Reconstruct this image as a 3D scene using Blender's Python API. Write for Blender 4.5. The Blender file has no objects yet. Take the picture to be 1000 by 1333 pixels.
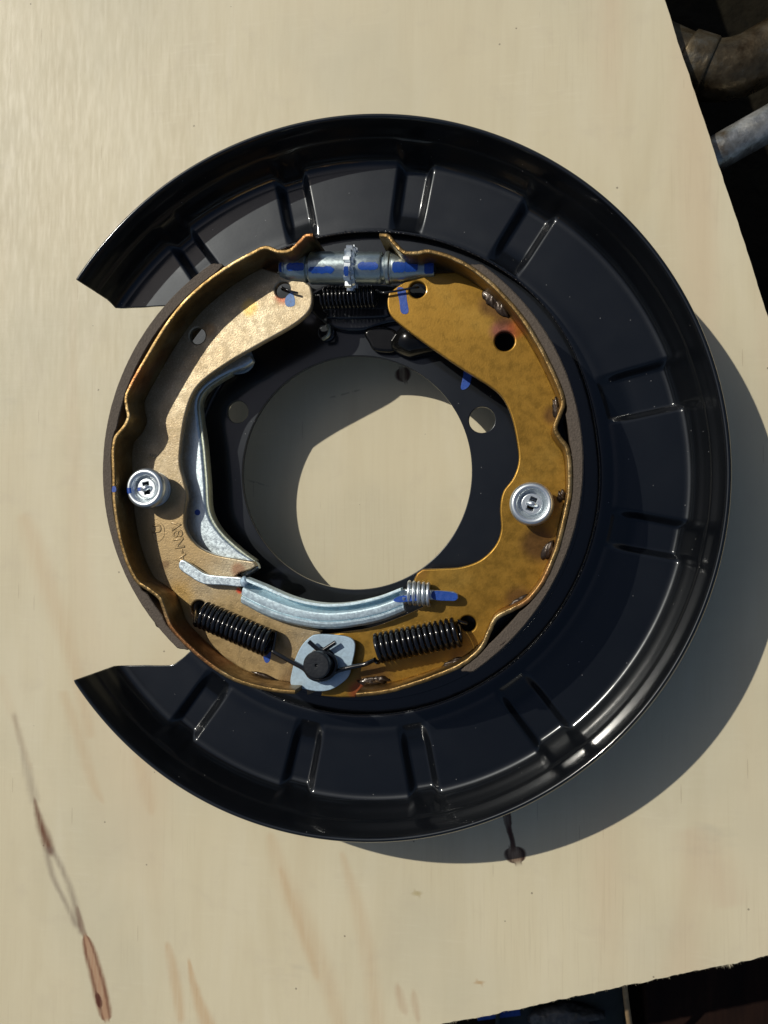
import bpy, math, random
from mathutils import Matrix, Vector, Euler
from math import sin, cos, pi, hypot, atan2, sqrt, radians
random.seed(7)
SC = bpy.context.scene
COL = SC.collection

# ---------------------------------------------------------------- camera
CAMR = (0.0283, 0.16844, 0.0)
CAML = Vector((0.07464, -0.02835, 0.38541))
FPX = 1056.54                       # focal length in pixels of the 1000 x 1333 photograph
cam = bpy.data.objects.new('camera', bpy.data.cameras.new('camera'))
COL.objects.link(cam)
cam.location = CAML
cam.rotation_euler = CAMR
cam.data.sensor_fit = 'VERTICAL'
cam.data.sensor_height = 36.0
cam.data.sensor_width = 27.0
cam.data.lens = FPX * 36.0 / 1333.0
cam.data.clip_start = 0.01
cam.data.clip_end = 60
cam.data.dof.use_dof = True
cam.data.dof.focus_distance = 0.338
cam.data.dof.aperture_fstop = 16
SC.camera = cam

# ---------------------------------------------------------------- sky and sun
SUND = Vector((-0.6969, 0.52889, 1.0)).normalized()
w = bpy.data.worlds.new('World'); SC.world = w; w.use_nodes = True
nt = w.node_tree; nt.nodes.clear()
sky = nt.nodes.new('ShaderNodeTexSky'); sky.sky_type = 'NISHITA'; sky.sun_disc = False
sky.sun_elevation = math.asin(SUND.z); sky.sun_rotation = atan2(SUND.x, SUND.y)
sky.air_density = 1.0; sky.dust_density = 2.0; sky.ozone_density = 1.0
bg = nt.nodes.new('ShaderNodeBackground'); bg.inputs['Strength'].default_value = 0.064
wo = nt.nodes.new('ShaderNodeOutputWorld')
nt.links.new(sky.outputs[0], bg.inputs[0]); nt.links.new(bg.outputs[0], wo.inputs[0])
sl = bpy.data.lights.new('sun', 'SUN'); sl.energy = 3.6; sl.angle = radians(0.5); sl.color = (1.0, 0.95, 0.84)
so = bpy.data.objects.new('sun', sl); COL.objects.link(so)
so.rotation_euler = SUND.to_track_quat('Z', 'Y').to_euler(); so.location = SUND * 2
SC.view_settings.view_transform = 'Standard'; SC.view_settings.look = 'None'
SC.view_settings.gamma = 1; SC.view_settings.exposure = -0.3
SC.cycles.max_bounces = 8

RM = Euler(CAMR, 'XYZ').to_matrix()
def P(u, v, z):                     # a point of the plane at height z, from where it shows in the photograph
    d = RM @ Vector(((u - 500) / FPX, -(v - 666.5) / FPX, -1.0))
    return CAML + d * ((z - CAML.z) / d.z)
def PX(n, z=0.053):                 # n pixels as metres at height z
    return n / FPX * (CAML.z - z)

# ---------------------------------------------------------------- materials
def mat(name):
    m = bpy.data.materials.new(name); m.use_nodes = True
    nt = m.node_tree; b = nt.nodes['Principled BSDF']
    return m, nt, b
class N:                            # small wrapper for building node trees
    def __init__(s, nt):
        s.nt = nt; s.tc = nt.nodes.new('ShaderNodeTexCoord').outputs['Object']
    def lk(s, a, b):
        if isinstance(a, (int, float)): b.default_value = a
        elif isinstance(a, tuple): b.default_value = a if len(a) == len(b.default_value) else (*a, 1)
        else: s.nt.links.new(a, b)
    def map(s, scale=(1,1,1), rot=(0,0,0), loc=(0,0,0)):
        n = s.nt.nodes.new('ShaderNodeMapping'); s.nt.links.new(s.tc, n.inputs[0])
        n.inputs['Scale'].default_value = scale; n.inputs['Rotation'].default_value = rot; n.inputs['Location'].default_value = loc
        return n.outputs[0]
    def noise(s, scale, detail=4, rough=.5, vec=None, dist=0):
        n = s.nt.nodes.new('ShaderNodeTexNoise'); s.nt.links.new(vec or s.tc, n.inputs['Vector'])
        n.inputs['Scale'].default_value = scale; n.inputs['Detail'].default_value = detail
        n.inputs['Roughness'].default_value = rough; n.inputs['Distortion'].default_value = dist
        return n.outputs[0]
    def voro(s, scale, vec=None, feat='F1'):
        n = s.nt.nodes.new('ShaderNodeTexVoronoi'); s.nt.links.new(vec or s.tc, n.inputs['Vector']); n.feature = feat
        n.inputs['Scale'].default_value = scale; return n
    def math(s, op, a, b=0.0, c=None, clamp=False):
        n = s.nt.nodes.new('ShaderNodeMath'); n.operation = op; n.use_clamp = clamp
        s.lk(a, n.inputs[0]); s.lk(b, n.inputs[1])
        if c is not None: s.lk(c, n.inputs[2])
        return n.outputs[0]
    def mr(s, v, a, b, c=0.0, d=1.0, smooth=True):
        n = s.nt.nodes.new('ShaderNodeMapRange'); n.interpolation_type = 'SMOOTHSTEP' if smooth else 'LINEAR'
        s.lk(v, n.inputs[0])
        for i, x in enumerate((a, b, c, d)): s.lk(x, n.inputs[i + 1])
        return n.outputs[0]
    def mix(s, f, a, b, mode='MIX'):
        n = s.nt.nodes.new('ShaderNodeMix'); n.data_type = 'RGBA'; n.blend_type = mode
        s.lk(f, n.inputs[0]); s.lk(a, n.inputs[6]); s.lk(b, n.inputs[7]); return n.outputs[2]
    def ramp(s, v, pts):
        n = s.nt.nodes.new('ShaderNodeValToRGB'); s.nt.links.new(v, n.inputs[0]); e = n.color_ramp.elements
        while len(e) < len(pts): e.new(.5)
        for i, (p, c) in enumerate(pts): e[i].position = p; e[i].color = (*c, 1)
        return n.outputs[0]
    def bump(s, h, strength, dist, nrm=None):
        n = s.nt.nodes.new('ShaderNodeBump'); n.inputs['Strength'].default_value = strength; n.inputs['Distance'].default_value = dist
        s.nt.links.new(h, n.inputs['Height'])
        if nrm: s.nt.links.new(nrm, n.inputs['Normal'])
        return n.outputs[0]
    def dist(s, p):
        n = s.nt.nodes.new('ShaderNodeVectorMath'); n.operation = 'DISTANCE'
        s.nt.links.new(s.tc, n.inputs[0]); n.inputs[1].default_value = p; return n.outputs['Value']

def black_paint():
    m, nt, b = mat('black enamel'); n = N(nt)
    base = n.mix(n.mr(n.noise(25, 3), .35, .7), (.0022, .0028, .0042, 1), (.0032, .0040, .0056, 1))
    v = n.voro(700); rnd = n.math('GREATER_THAN', v.outputs['Color'], .9)
    speck = n.math('MULTIPLY', n.math('LESS_THAN', v.outputs['Distance'], .13), rnd)
    base = n.mix(speck, base, (.22, .22, .22, 1))
    n.lk(base, b.inputs['Base Color'])
    n.lk(n.mr(n.noise(60, 4), .3, .75, .33, .39), b.inputs['Roughness'])
    n.lk(n.mr(n.noise(34, 5, .65, None, 1.0), .35, .75, .085, .17), b.inputs['Coat Roughness'])
    b.inputs['Specular IOR Level'].default_value = .27
    b.inputs['Specular Tint'].default_value = (.82, .91, 1, 1)
    b.inputs['Coat Weight'].default_value = .95
    n.lk(n.bump(n.noise(900, 2), .025, .0003, n.bump(n.noise(45, 2), .12, .0008)), b.inputs['Normal'])
    return m
M_BLACK = black_paint()

def gold(name, amber, stains):
    m, nt, b = mat(name); n = N(nt)
    big = n.noise(38, 5, .6); fine = n.noise(1500, 3, .7); med = n.noise(260, 4, .6)
    c = n.ramp(big, [(.3, amber[0]), (.52, amber[1]), (.72, amber[2])])
    c = n.mix(n.mr(fine, .35, .7, 0, .38 if amber[0][0] > .25 else .14), c, tuple(x * .5 for x in amber[0]) + (1,))
    c = n.mix(n.mr(med, .55, .75, 0, .35 if amber[0][0] > .25 else .15), c, amber[3] + (1,))
    fk = n.voro(2300 if amber[0][0] > .25 else 1200); c = n.mix(n.math('MULTIPLY', n.math('GREATER_THAN', fk.outputs['Color'], .84 if amber[0][0] > .25 else .985), .42), c, (.62, .53, .40, 1))  # pale flecks in the base colour imitate metallic sparkle
    for (u, v, r, col, st) in stains:
        p = P(u, v, .0502)
        d = n.math('ADD', n.dist(p), n.math('MULTIPLY', n.math('SUBTRACT', n.noise(170, 3), .5), .0022))
        c = n.mix(n.mr(d, PX(r), PX(r) * .35, 0, st), c, (*col, 1))
    n.lk(c, b.inputs['Base Color'])
    b.inputs['Metallic'].default_value = .72
    n.lk(n.mr(med, .3, .7, .36, .55), b.inputs['Roughness'])
    nb = n.bump(fine, .5 if amber[0][0] > .25 else .28, .00016, n.bump(med, .06, .0002))
    n.lk(nb, b.inputs['Normal'])
    b.inputs['Coat Weight'].default_value = .28; b.inputs['Coat Roughness'].default_value = .14
    return m
RED = (.32, .05, .02); PUR = (.20, .04, .07); DRK = (.10, .045, .012)
M_GOLD_R = gold('amber passivated steel', ((.24, .128, .013), (.305, .166, .020), (.35, .205, .034), (.31, .185, .038)),  # same steel as the left shoe, coloured as seen away from the sun's sheen
   [(655, 430, 22, PUR, .65), (672, 428, 17, (.34, .075, .012), .6), (640, 395, 24, DRK, .8), (655, 412, 18, DRK, .7), (720, 540, 17, DRK, .8),
    (702, 708, 32, DRK, .85), (676, 782, 26, DRK, .8), (486, 884, 34, DRK, .8), (470, 900, 22, RED, .7), (600, 862, 22, DRK, .6),
    (722, 655, 14, DRK, .6), (548, 745, 14, (.25, .12, .02), .6)])
M_GOLD_L = gold('sun-sheened passivated steel', ((.33, .25, .145), (.42, .345, .225), (.50, .44, .31), (.48, .38, .20)),  # paler copy of the right shoe's steel, sun sheen put into the colour
   [(230, 700, 95, (.37, .255, .115), .75), (310, 850, 130, (.37, .25, .10), .75), (368, 385, 17, RED, .7), (325, 400, 16, (.6, .40, .06), .5), (256, 795, 16, (.35, .12, .02), .6), (312, 768, 7, (.6, .05, .02), .9),
    (390, 893, 40, DRK, .6), (215, 735, 10, (.12, .06, .03), .6), (232, 780, 34, (.42, .25, .05), .6), (310, 742, 14, (.25, .08, .03), .6),
    (272, 430, 14, (.38, .2, .06), .5)])
def gold_rim():
    m, nt, b = mat('golden rim steel'); n = N(nt)
    c = n.ramp(n.noise(60, 5, .6), [(.3, (.15, .09, .03)), (.5, (.24, .155, .06)), (.7, (.36, .27, .14))])
    c = n.mix(n.mr(n.noise(21, 2), .58, .66, 0, .35), c, (.30, .06, .02, 1))
    n.lk(c, b.inputs['Base Color']); b.inputs['Metallic'].default_value = .88
    n.lk(n.mr(n.noise(300, 3), .3, .7, .3, .5), b.inputs['Roughness'])
    n.lk(n.bump(n.noise(700, 4, .65), .45, .0004), b.inputs['Normal'])
    return m
M_RIM = gold_rim()
def zinc(name, col, rough=.3, scratch=.5, var=1.0):
    m, nt, b = mat(name); n = N(nt)
    v = n.map((1, 1, 1)); a = n.noise(800, 5, .65, dist=.6)
    c = n.mix(n.mr(a, .35, .7, 0, var), col + (1,), tuple(min(1, x * 1.25) for x in col) + (1,))
    c = n.mix(n.mr(n.noise(90, 4), .55, .75, 0, .35 * var), c, tuple(x * .62 for x in col) + (1,))
    n.lk(c, b.inputs['Base Color']); b.inputs['Metallic'].default_value = .9
    n.lk(n.mr(a, .35, .7, rough, rough + .2 * var), b.inputs['Roughness'])
    n.lk(n.bump(a, scratch, .0003), b.inputs['Normal'])
    return m
M_ZINC = zinc('bright zinc', (.52, .60, .64), .32, .25)
M_STRUT = zinc('grainy blue-white zinc', (.60, .73, .78), .42, .5)
M_STRUT.node_tree.nodes['Principled BSDF'].inputs['Metallic'].default_value = .6
M_ZINC2 = zinc('polished zinc', (.74, .79, .82), .34, .01, .15)
M_ADJ = zinc('greyish zinc', (.40, .47, .48), .3, .08, .5)
M_PLATE = zinc('pale matt zinc', (.36, .47, .56), .55, .2)
M_PLATE.node_tree.nodes['Principled BSDF'].inputs['Metallic'].default_value = .55
M_GREEN = zinc('dull greenish zinc', (.42, .45, .37), .4, .3)
def simple(name, col, rough, metal=0, coat=0, bump=None):
    m, nt, b = mat(name); n = N(nt)
    c = n.mix(n.mr(n.noise(120, 4), .35, .7), col + (1,), tuple(min(1, x * 1.35 + .002) for x in col) + (1,))
    n.lk(c, b.inputs['Base Color']); b.inputs['Roughness'].default_value = rough; b.inputs['Metallic'].default_value = metal
    b.inputs['Coat Weight'].default_value = coat; b.inputs['Coat Roughness'].default_value = .08
    if bump: n.lk(n.bump(n.noise(bump[0], 3), bump[1], bump[2]), b.inputs['Normal'])
    return m
M_SPRING = simple('oiled black spring wire', (.003, .003, .004), .2, 0, .45)
M_PIN = simple('blackened steel pin', (.010, .012, .015), .42, .2, .1, (900, .3, .0003))
M_RUBBER = simple('black moulded rubber', (.003, .003, .003), .2, 0, .1)
M_RUBBER.node_tree.nodes['Principled BSDF'].inputs['Specular IOR Level'].default_value = .3
M_BLUE = simple('blue paint pen', (.007, .055, .30), .45, 0, 0, (500, .4, .0003))
M_BLUE2 = simple('thin pale blue paint', (.10, .20, .42), .5)
M_WELD = simple('weld bead', (.028, .017, .010), .36, .4, .15, (420, .5, .0006))
for m_ in (M_BLUE, M_BLUE2):
    n = N(m_.node_tree); n.lk(n.mr(n.noise(1300, 4, .7), .30, .46, .45 if m_ is M_BLUE else .25, 1), m_.node_tree.nodes['Principled BSDF'].inputs['Alpha'])
def lining():
    m, nt, b = mat('friction lining'); n = N(nt)
    c = n.ramp(n.noise(1100, 3, .7), [(.3, (.070, .053, .038)), (.55, (.085, .065, .048)), (.75, (.12, .092, .068))])
    n.lk(c, b.inputs['Base Color']); b.inputs['Roughness'].default_value = .75
    n.lk(n.bump(n.noise(1300, 3), .7, .0004), b.inputs['Normal']); return m
M_LINING = lining()

# plywood: grain runs along the sawn right-hand edge
GA = P(865, 0, 0); GB = P(1000, 410, 0)
GROT = atan2(GA.x - GB.x, GA.y - GB.y)            # clockwise angle of the grain from +Y
def G(u, v, z=0.0):                               # pixel -> coordinates across / along the grain
    p = P(u, v, z); c, s_ = cos(GROT), sin(GROT)
    return p.x * c - p.y * s_, p.x * s_ + p.y * c
def plywood():
    m, nt, b = mat('birch plywood'); n = N(nt)
    mp = n.map((1, 1, 1), (0, 0, GROT))
    sx = nt.nodes.new('ShaderNodeSeparateXYZ'); nt.links.new(mp, sx.inputs[0]); X, Y = sx.outputs[0], sx.outputs[1]
    # grain, stretched along Y
    g1 = n.map((1, .06, 1), (0, 0, GROT)); g1 = n.noise(420, 5, .6, g1, .4)
    g2 = n.map((1, .16, 1), (0, 0, GROT)); g2 = n.noise(36, 4, .55, g2, 1.2)
    g3 = n.map((.09, 1, 1), (0, 0, GROT)); g3 = n.noise(520, 3, .6, g3)
    cl = n.noise(9, 3, .5)
    c = n.ramp(g2, [(.25, (.60, .525, .355)), (.5, (.64, .57, .395)), (.75, (.665, .60, .43))])
    c = n.mix(n.mr(g1, .4, .7, 0, .07), c, (.50, .41, .25, 1))
    c = n.mix(n.math('MULTIPLY', n.mr(g3, .5, .75, 0, .22), n.mr(n.noise(17, 3), .45, .65)), c, (.78, .72, .55, 1))
    c = n.mix(n.mr(cl, .40, .68, 0, .55), c, (.53, .49, .355, 1))
    f1 = n.map((1, .022, 1), (0, 0, GROT)); f1 = n.noise(900, 4, .65, f1, .2)
    c = n.mix(n.math('MULTIPLY', n.mr(f1, .5, .72, 0, .26), n.mr(n.noise(12, 3), .45, .65)), c, (.42, .34, .21, 1))
    po = n.map((1, .05, 1), (0, 0, GROT)); pv = n.voro(700, po); c = n.mix(n.math('MULTIPLY', n.math('LESS_THAN', pv.outputs['Distance'], .16), n.math('MULTIPLY', n.math('GREATER_THAN', pv.outputs['Color'], .86), .35)), c, (.30, .22, .13, 1))
    c = n.mix(n.mr(n.noise(60, 5, .65, None, .5), .5, .8, 0, .3), c, (.52, .45, .33, 1))
    # pinkish heartwood flames
    fl = n.map((1, .12, 1), (0, 0, GROT), (.3, .1, 0)); fl = n.noise(13, 2, .5, fl, .8)
    c = n.mix(n.mr(fl, .56, .72, 0, .30), c, (.60, .42, .27, 1))
    # grey handling smudges and tiny specks
    sm = n.map((.35, 1, 1), (0, 0, .5)); sm = n.noise(30, 4, .6, sm)
    c = n.mix(n.mr(sm, .64, .78, 0, .28), c, (.30, .28, .24, 1))
    v = n.voro(150); sp = n.math('MULTIPLY', n.math('LESS_THAN', v.outputs['Distance'], .075), n.math('GREATER_THAN', v.outputs['Color'], .84))
    c = n.mix(n.math('MULTIPLY', sp, .65), c, (.12, .09, .06, 1))
    wob = n.math('MULTIPLY', n.math('SUBTRACT', n.noise(260, 3), .5), .0011)
    def stroke(c, pts, col, st, soft=.5, outline=None):
        g = [(*G(u, v), PX(wd, 0)) for u, v, wd in pts]; g.sort(key=lambda t: t[1])
        y0, y1 = g[0][1], g[-1][1]; xs = [q[0] for q in g]; x0, x1 = min(xs) - .002, max(xs) + .002; wm = max(q[2] for q in g)
        t = n.mr(Y, y0, y1, 0, 1, False)
        def fc(vals):
            f = nt.nodes.new('ShaderNodeFloatCurve'); nt.links.new(t, f.inputs['Value']); cu = f.mapping.curves[0]
            while len(cu.points) < len(vals): cu.points.new(.5, .5)
            for pt, (a, bb) in zip(cu.points, vals): pt.location = (a, bb)
            f.mapping.update(); return f.outputs[0]
        k = [((q[1] - y0) / (y1 - y0)) for q in g]
        cx = n.math('MULTIPLY_ADD', fc([(a, (q[0] - x0) / (x1 - x0)) for a, q in zip(k, g)]), x1 - x0, x0)
        wd = n.math('MULTIPLY_ADD', fc([(a, q[2] / wm * .95) for a, q in zip(k, g)]), wm / .95, .00012)
        d = n.math('DIVIDE', n.math('ABSOLUTE', n.math('SUBTRACT', n.math('ADD', X, wob), cx)), wd)
        inr = n.math('MULTIPLY', n.mr(Y, y0 - .002, y0 + .0015), n.mr(Y, y1 + .002, y1 - .0015))
        mk = n.math('MULTIPLY', n.math('MULTIPLY', n.mr(d, 1.0 + soft, 1.0 - soft), inr), n.mr(g1, .25, .6, .6, 1))
        if outline:
            c = n.mix(n.math('MULTIPLY', mk, outline[1]), c, (*outline[0], 1))
            ring = n.math('MULTIPLY', n.mr(d, .25, .85), mk)
            return n.mix(n.math('MULTIPLY', ring, st), c, (*col, 1))
        return n.mix(n.math('MULTIPLY', mk, st), c, (*col, 1))
    BR = (.17, .055, .022); GY = (.22, .17, .13); TAN = (.50, .31, .15)
    c = stroke(c, [(18, 930, 3), (28, 968, 4), (38, 1012, 6), (46, 1045, 6)], GY, .42, 1.0)
    c = stroke(c, [(45, 1040, 1.5), (52, 1070, 5), (60, 1092, 6.5), (67, 1112, 4)], (.13, .045, .02), .95, 1.0)
    c = stroke(c, [(60, 1104, 4), (68, 1138, 3.5), (84, 1172, 3), (100, 1206, 4)], GY, .6, 1.15)
    c = stroke(c, [(66, 1104, 4), (84, 1138, 3.5), (95, 1168, 4), (106, 1215, 4)], GY, .6, 1.15)
    c = stroke(c, [(100, 1180, 2), (106, 1205, 4), (112, 1222, 3)], (.16, .08, .05), .6, .6)
    c = stroke(c, [(111, 1218, 2), (118, 1242, 8), (127, 1275, 9), (134, 1305, 9), (139, 1328, 4)], (.13, .04, .016), .95, .5, ((.38, .20, .11), .85))
    c = stroke(c, [(126, 1292, 1), (129, 1303, 4), (131, 1312, 1)], (.08, .02, .01), .95, .4)
    c = stroke(c, [(82, 900, 6), (105, 965, 8), (122, 1020, 6), (135, 1045, 2)], TAN, .24, .9)
    c = stroke(c, [(180, 985, 8), (192, 1030, 9), (198, 1060, 3)], TAN, .2, .9)
    c = stroke(c, [(218, 1228, 3), (228, 1275, 7), (236, 1330, 5)], TAN, .42, .8)
    c = stroke(c, [(246, 1250, 2), (256, 1295, 6), (270, 1333, 9), (276, 1350, 9)], TAN, .55, .7)
    c = stroke(c, [(40, 1000, 3), (0, 880, 8)], TAN, .12, .9)
    for st_ in ([(352, 1085, 4), (366, 1135, 10), (395, 1200, 12), (430, 1290, 10), (445, 1345, 8)], [(445, 1110, 3), (468, 1190, 8), (482, 1260, 9), (492, 1345, 9)],
                [(30, 670, 8), (62, 760, 14), (92, 850, 10), (118, 960, 6)], [(365, 1130, 3), (385, 1190, 5), (415, 1275, 4)]):
        c = stroke(c, st_, TAN, .26, 1.0)
    c = stroke(c, [(895, 1080, 12), (925, 1130, 24), (950, 1180, 16)], (.52, .36, .25), .25, 1.0)
    c = stroke(c, [(517, 1282, 2), (523, 1305, 5), (528, 1320, 2)], (.42, .26, .15), .4, .9)
    c = stroke(c, [(538, 1290, 2), (541, 1310, 4), (545, 1330, 2)], (.42, .26, .15), .35, .9)
    c = stroke(c, [(621, 1277, 1), (624, 1279, 5), (627, 1281, 1)], (.40, .22, .07), .7, .9)
    c = stroke(c, [(540, 1160, 1), (543, 1163, 5), (546, 1166, 1)], (.35, .27, .10), .6, .9)
    c = stroke(c, [(655, 1050, 3.8), (659, 1070, 2.4), (666, 1095, 2), (668, 1106, 2.5)], (.055, .018, .010), .95, .4)
    c = stroke(c, [(660, 1050, 3), (664, 1072, 2), (664, 1080, 2.2), (668, 1094, 2), (669, 1106, 2.5)], (.055, .018, .010), .95, .4)
    c = stroke(c, [(667, 1103, 4), (668.5, 1107, 11), (671, 1113, 12.5), (673, 1119, 10), (674.5, 1123, 4)], (.03, .010, .006), 1.0, .22, ((.15, .08, .05), .9))
    c = stroke(c, [(522, 479, 2), (523.5, 483, 8), (525, 488, 9), (526.5, 493, 7), (528, 497, 2)], (.06, .02, .012), .95, .35, ((.12, .07, .04), .9))
    # thin dark cracks across the grain
    for (a, bb, wd) in (((318, 624), (354, 634), 1.2), ((425, 519), (478, 505), 1.3), ((405, 60), (412, 66), 3)):
        pa, pb = P(*a, 0), P(*bb, 0); e = pb - pa; L = e.length; e /= L
        vm = nt.nodes.new('ShaderNodeVectorMath'); vm.operation = 'SUBTRACT'; nt.links.new(n.tc, vm.inputs[0]); vm.inputs[1].default_value = pa
        dt = nt.nodes.new('ShaderNodeVectorMath'); dt.operation = 'DOT_PRODUCT'; nt.links.new(vm.outputs[0], dt.inputs[0]); dt.inputs[1].default_value = e
        dn = nt.nodes.new('ShaderNodeVectorMath'); dn.operation = 'DOT_PRODUCT'; nt.links.new(vm.outputs[0], dn.inputs[0]); dn.inputs[1].default_value = (-e.y, e.x, 0)
        mk = n.math('MULTIPLY', n.mr(n.math('ABSOLUTE', n.math('ADD', dn.outputs['Value'], wob)), PX(wd, 0) * 1.4, PX(wd, 0) * .3),
                    n.math('MULTIPLY', n.mr(dt.outputs['Value'], 0, .004), n.mr(dt.outputs['Value'], L, L - .006)))
        mk = n.math('MULTIPLY', mk, n.mr(n.noise(330, 2), .42, .55))
        c = n.mix(n.math('MULTIPLY', mk, .4), c, (.16, .13, .09, 1))
    n.lk(c, b.inputs['Base Color'])
    n.lk(n.mr(n.noise(420, 5, .7, n.map((1, .12, 1), (0, 0, GROT))), .3, .7, .46, .60), b.inputs['Roughness'])
    b.inputs['Specular IOR Level'].default_value = .36
    gs = n.noise(420, 6, .75, n.map((1, .18, 1), (0, 0, GROT + .05)), .6); nb = n.bump(gs, .10, .0003); nb = n.bump(g1, .10, .0003, nb); nb = n.bump(g3, .14, .0003, nb)
    n.lk(nb, b.inputs['Normal'])
    return m
M_PLY = plywood()

# ---------------------------------------------------------------- mesh helpers
def obj(name, verts, faces, m, parent=None, smooth=True, label=None, sharp=None):
    me = bpy.data.meshes.new(name); me.from_pydata([tuple(v) for v in verts], [], faces); me.update()
    if smooth:
        me.polygons.foreach_set('use_smooth', [True] * len(me.polygons))
        if sharp: me.set_sharp_from_angle(angle=radians(sharp))
    me.materials.append(m)
    o = bpy.data.objects.new(name, me); COL.objects.link(o); o.parent = parent
    if label: o['label'] = label
    return o
def cr(pts, n=6, closed=False):                    # Catmull-Rom through points of any dimension
    pts = [tuple(p) for p in pts]; L = len(pts); out = []
    rng = range(L if closed else L - 1)
    for i in rng:
        g = (lambda k: pts[k % L]) if closed else (lambda k: pts[min(max(k, 0), L - 1)])
        a, b, c, d = g(i - 1), g(i), g(i + 1), g(i + 2)
        for j in range(n):
            t = j / n
            out.append(tuple(.5 * (2 * q + (r - p) * t + (2 * p - 5 * q + 4 * r - s) * t * t + (3 * q - p - 3 * r + s) * t ** 3) for p, q, r, s in zip(a, b, c, d)))
    if not closed: out.append(pts[-1])
    return out
def pxl(pts, z): return [(P(u, v, z).x, P(u, v, z).y) for u, v in pts]
def circ(cx, cy, r, n=40): return [(cx + r * cos(2 * pi * i / n), cy + r * sin(2 * pi * i / n)) for i in range(n)]
def plate(name, loops, z0, z1, bevel, m, parent=None, label=None, res=2):
    cu = bpy.data.curves.new(name, 'CURVE'); cu.dimensions = '2D'; cu.fill_mode = 'BOTH'
    for lp in loops:
        s = cu.splines.new('POLY'); s.points.add(len(lp) - 1); s.use_cyclic_u = True
        for pt, (x, y) in zip(s.points, lp): pt.co = (x, y, 0, 1)
    cu.extrude = max(1e-6, (z1 - z0) / 2 - bevel); cu.bevel_depth = bevel; cu.bevel_resolution = res; cu.offset = -bevel
    t = bpy.data.objects.new('t', cu); COL.objects.link(t); bpy.context.view_layer.update()
    me = bpy.data.meshes.new_from_object(t.evaluated_get(bpy.context.evaluated_depsgraph_get()))
    bpy.data.objects.remove(t); bpy.data.curves.remove(cu)
    zc = (z0 + z1) / 2
    for v in me.vertices: v.co.z += zc
    me.name = name; me.materials.clear(); me.materials.append(m)
    me.polygons.foreach_set('use_smooth', [True] * len(me.polygons)); me.set_sharp_from_angle(angle=radians(28))
    o = bpy.data.objects.new(name, me); COL.objects.link(o); o.parent = parent
    if label: o['label'] = label
    return o
def rimsweep(name, path, th, z0, z1, m, parent, rnd=.0005, jit=.0):
    # an upright strip bent along a path on the plane: closed rounded cross-section
    sec = []
    h = th / 2
    for (a0, cx, cz) in ((0, h - rnd, z1 - rnd), (pi / 2, -h + rnd, z1 - rnd), (pi, -h + rnd, z0 + rnd), (1.5 * pi, h - rnd, z0 + rnd)):
        for k in range(4): a = a0 + k * pi / 6; sec.append((cx + rnd * cos(a), cz + rnd * sin(a)))
    vs, fs = [], []; n = len(path); k = len(sec)
    for i, (x, y) in enumerate(path):
        a = path[max(i - 1, 0)]; b = path[min(i + 1, n - 1)]; dx, dy = b[0] - a[0], b[1] - a[1]; l = hypot(dx, dy) or 1
        nx, ny = -dy / l, dx / l; j = random.uniform(-jit, jit); jz = random.uniform(-jit, jit)
        for (o_, z) in sec: vs.append((x + nx * (o_ + j), y + ny * (o_ + j), z + (jz if z > (z0 + z1) / 2 else 0)))
    for i in range(n - 1):
        for j in range(k): fs.append((i * k + j, i * k + (j + 1) % k, (i + 1) * k + (j + 1) % k, (i + 1) * k + j))
    fs.append(tuple(range(k))[::-1]); fs.append(tuple((n - 1) * k + j for j in range(k)))
    return obj(name, vs, fs, m, parent, sharp=50)
def tubedata(pts, r, sides=8):
    vs, fs = [], []; n = len(pts); pts = [Vector(p) for p in pts]; up = None
    for i, p in enumerate(pts):
        t = (pts[min(i + 1, n - 1)] - pts[max(i - 1, 0)]).normalized()
        if up is None: up = t.orthogonal().normalized()
        up = (up - t * up.dot(t)).normalized(); s_ = t.cross(up)
        rr = r(i / (n - 1)) if callable(r) else r
        for j in range(sides): a = 2 * pi * j / sides; vs.append(p + up * rr * cos(a) + s_ * rr * sin(a))
    for i in range(n - 1):
        for j in range(sides): fs.append((i * sides + j, i * sides + (j + 1) % sides, (i + 1) * sides + (j + 1) % sides, (i + 1) * sides + j))
    fs.append(tuple(range(sides))[::-1]); fs.append(tuple((n - 1) * sides + j for j in range(sides)))
    return vs, fs
def tube(name, pts, r, m, parent=None, sides=10, label=None): return obj(name, *tubedata(pts, r, sides), m, parent, sharp=60, label=label)
def coilpts(a, b, R, turns, seg=22, ph=0.0, fade=False):
    a, b = Vector(a), Vector(b); t = (b - a).normalized(); u = Vector((0, 0, 1)); u = (u - t * u.dot(t))
    if u.length < .01: u = Vector((1, 0, 0))
    u.normalize(); s_ = t.cross(u); out = []; n = int(turns * seg)
    for i in range(n + 1):
        f = i / n; an = ph + 2 * pi * turns * f
        out.append(a.lerp(b, f) + (u * cos(an) + s_ * sin(an)) * R)
    return out
def lathedata(prof, c, ax=(0, 0, 1), seg=48, arc=None):
    c = Vector(c); ax = Vector(ax).normalized()
    u = Vector((0, 0, 1)) if abs(ax.z) < .5 else Vector((1, 0, 0)); u = (u - ax * u.dot(ax)).normalized(); s_ = ax.cross(u)
    vs, fs = [], []; a0, a1 = arc or (0, 2 * pi); full = arc is None; n = seg if full else seg + 1
    for (r, h) in prof:
        for j in range(n): a = a0 + (a1 - a0) * j / seg; vs.append(c + ax * h + (u * cos(a) + s_ * sin(a)) * r)
    for i in range(len(prof) - 1):
        for j in range(seg): k = (j + 1) % n; fs.append((i * n + j, i * n + k, (i + 1) * n + k, (i + 1) * n + j))
    return vs, fs
def lathe(name, prof, c, m, parent=None, ax=(0, 0, 1), seg=48, sharp=40, label=None, arc=None):
    return obj(name, *lathedata(prof, c, ax, seg, arc), m, parent, sharp=sharp, label=label)
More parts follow.
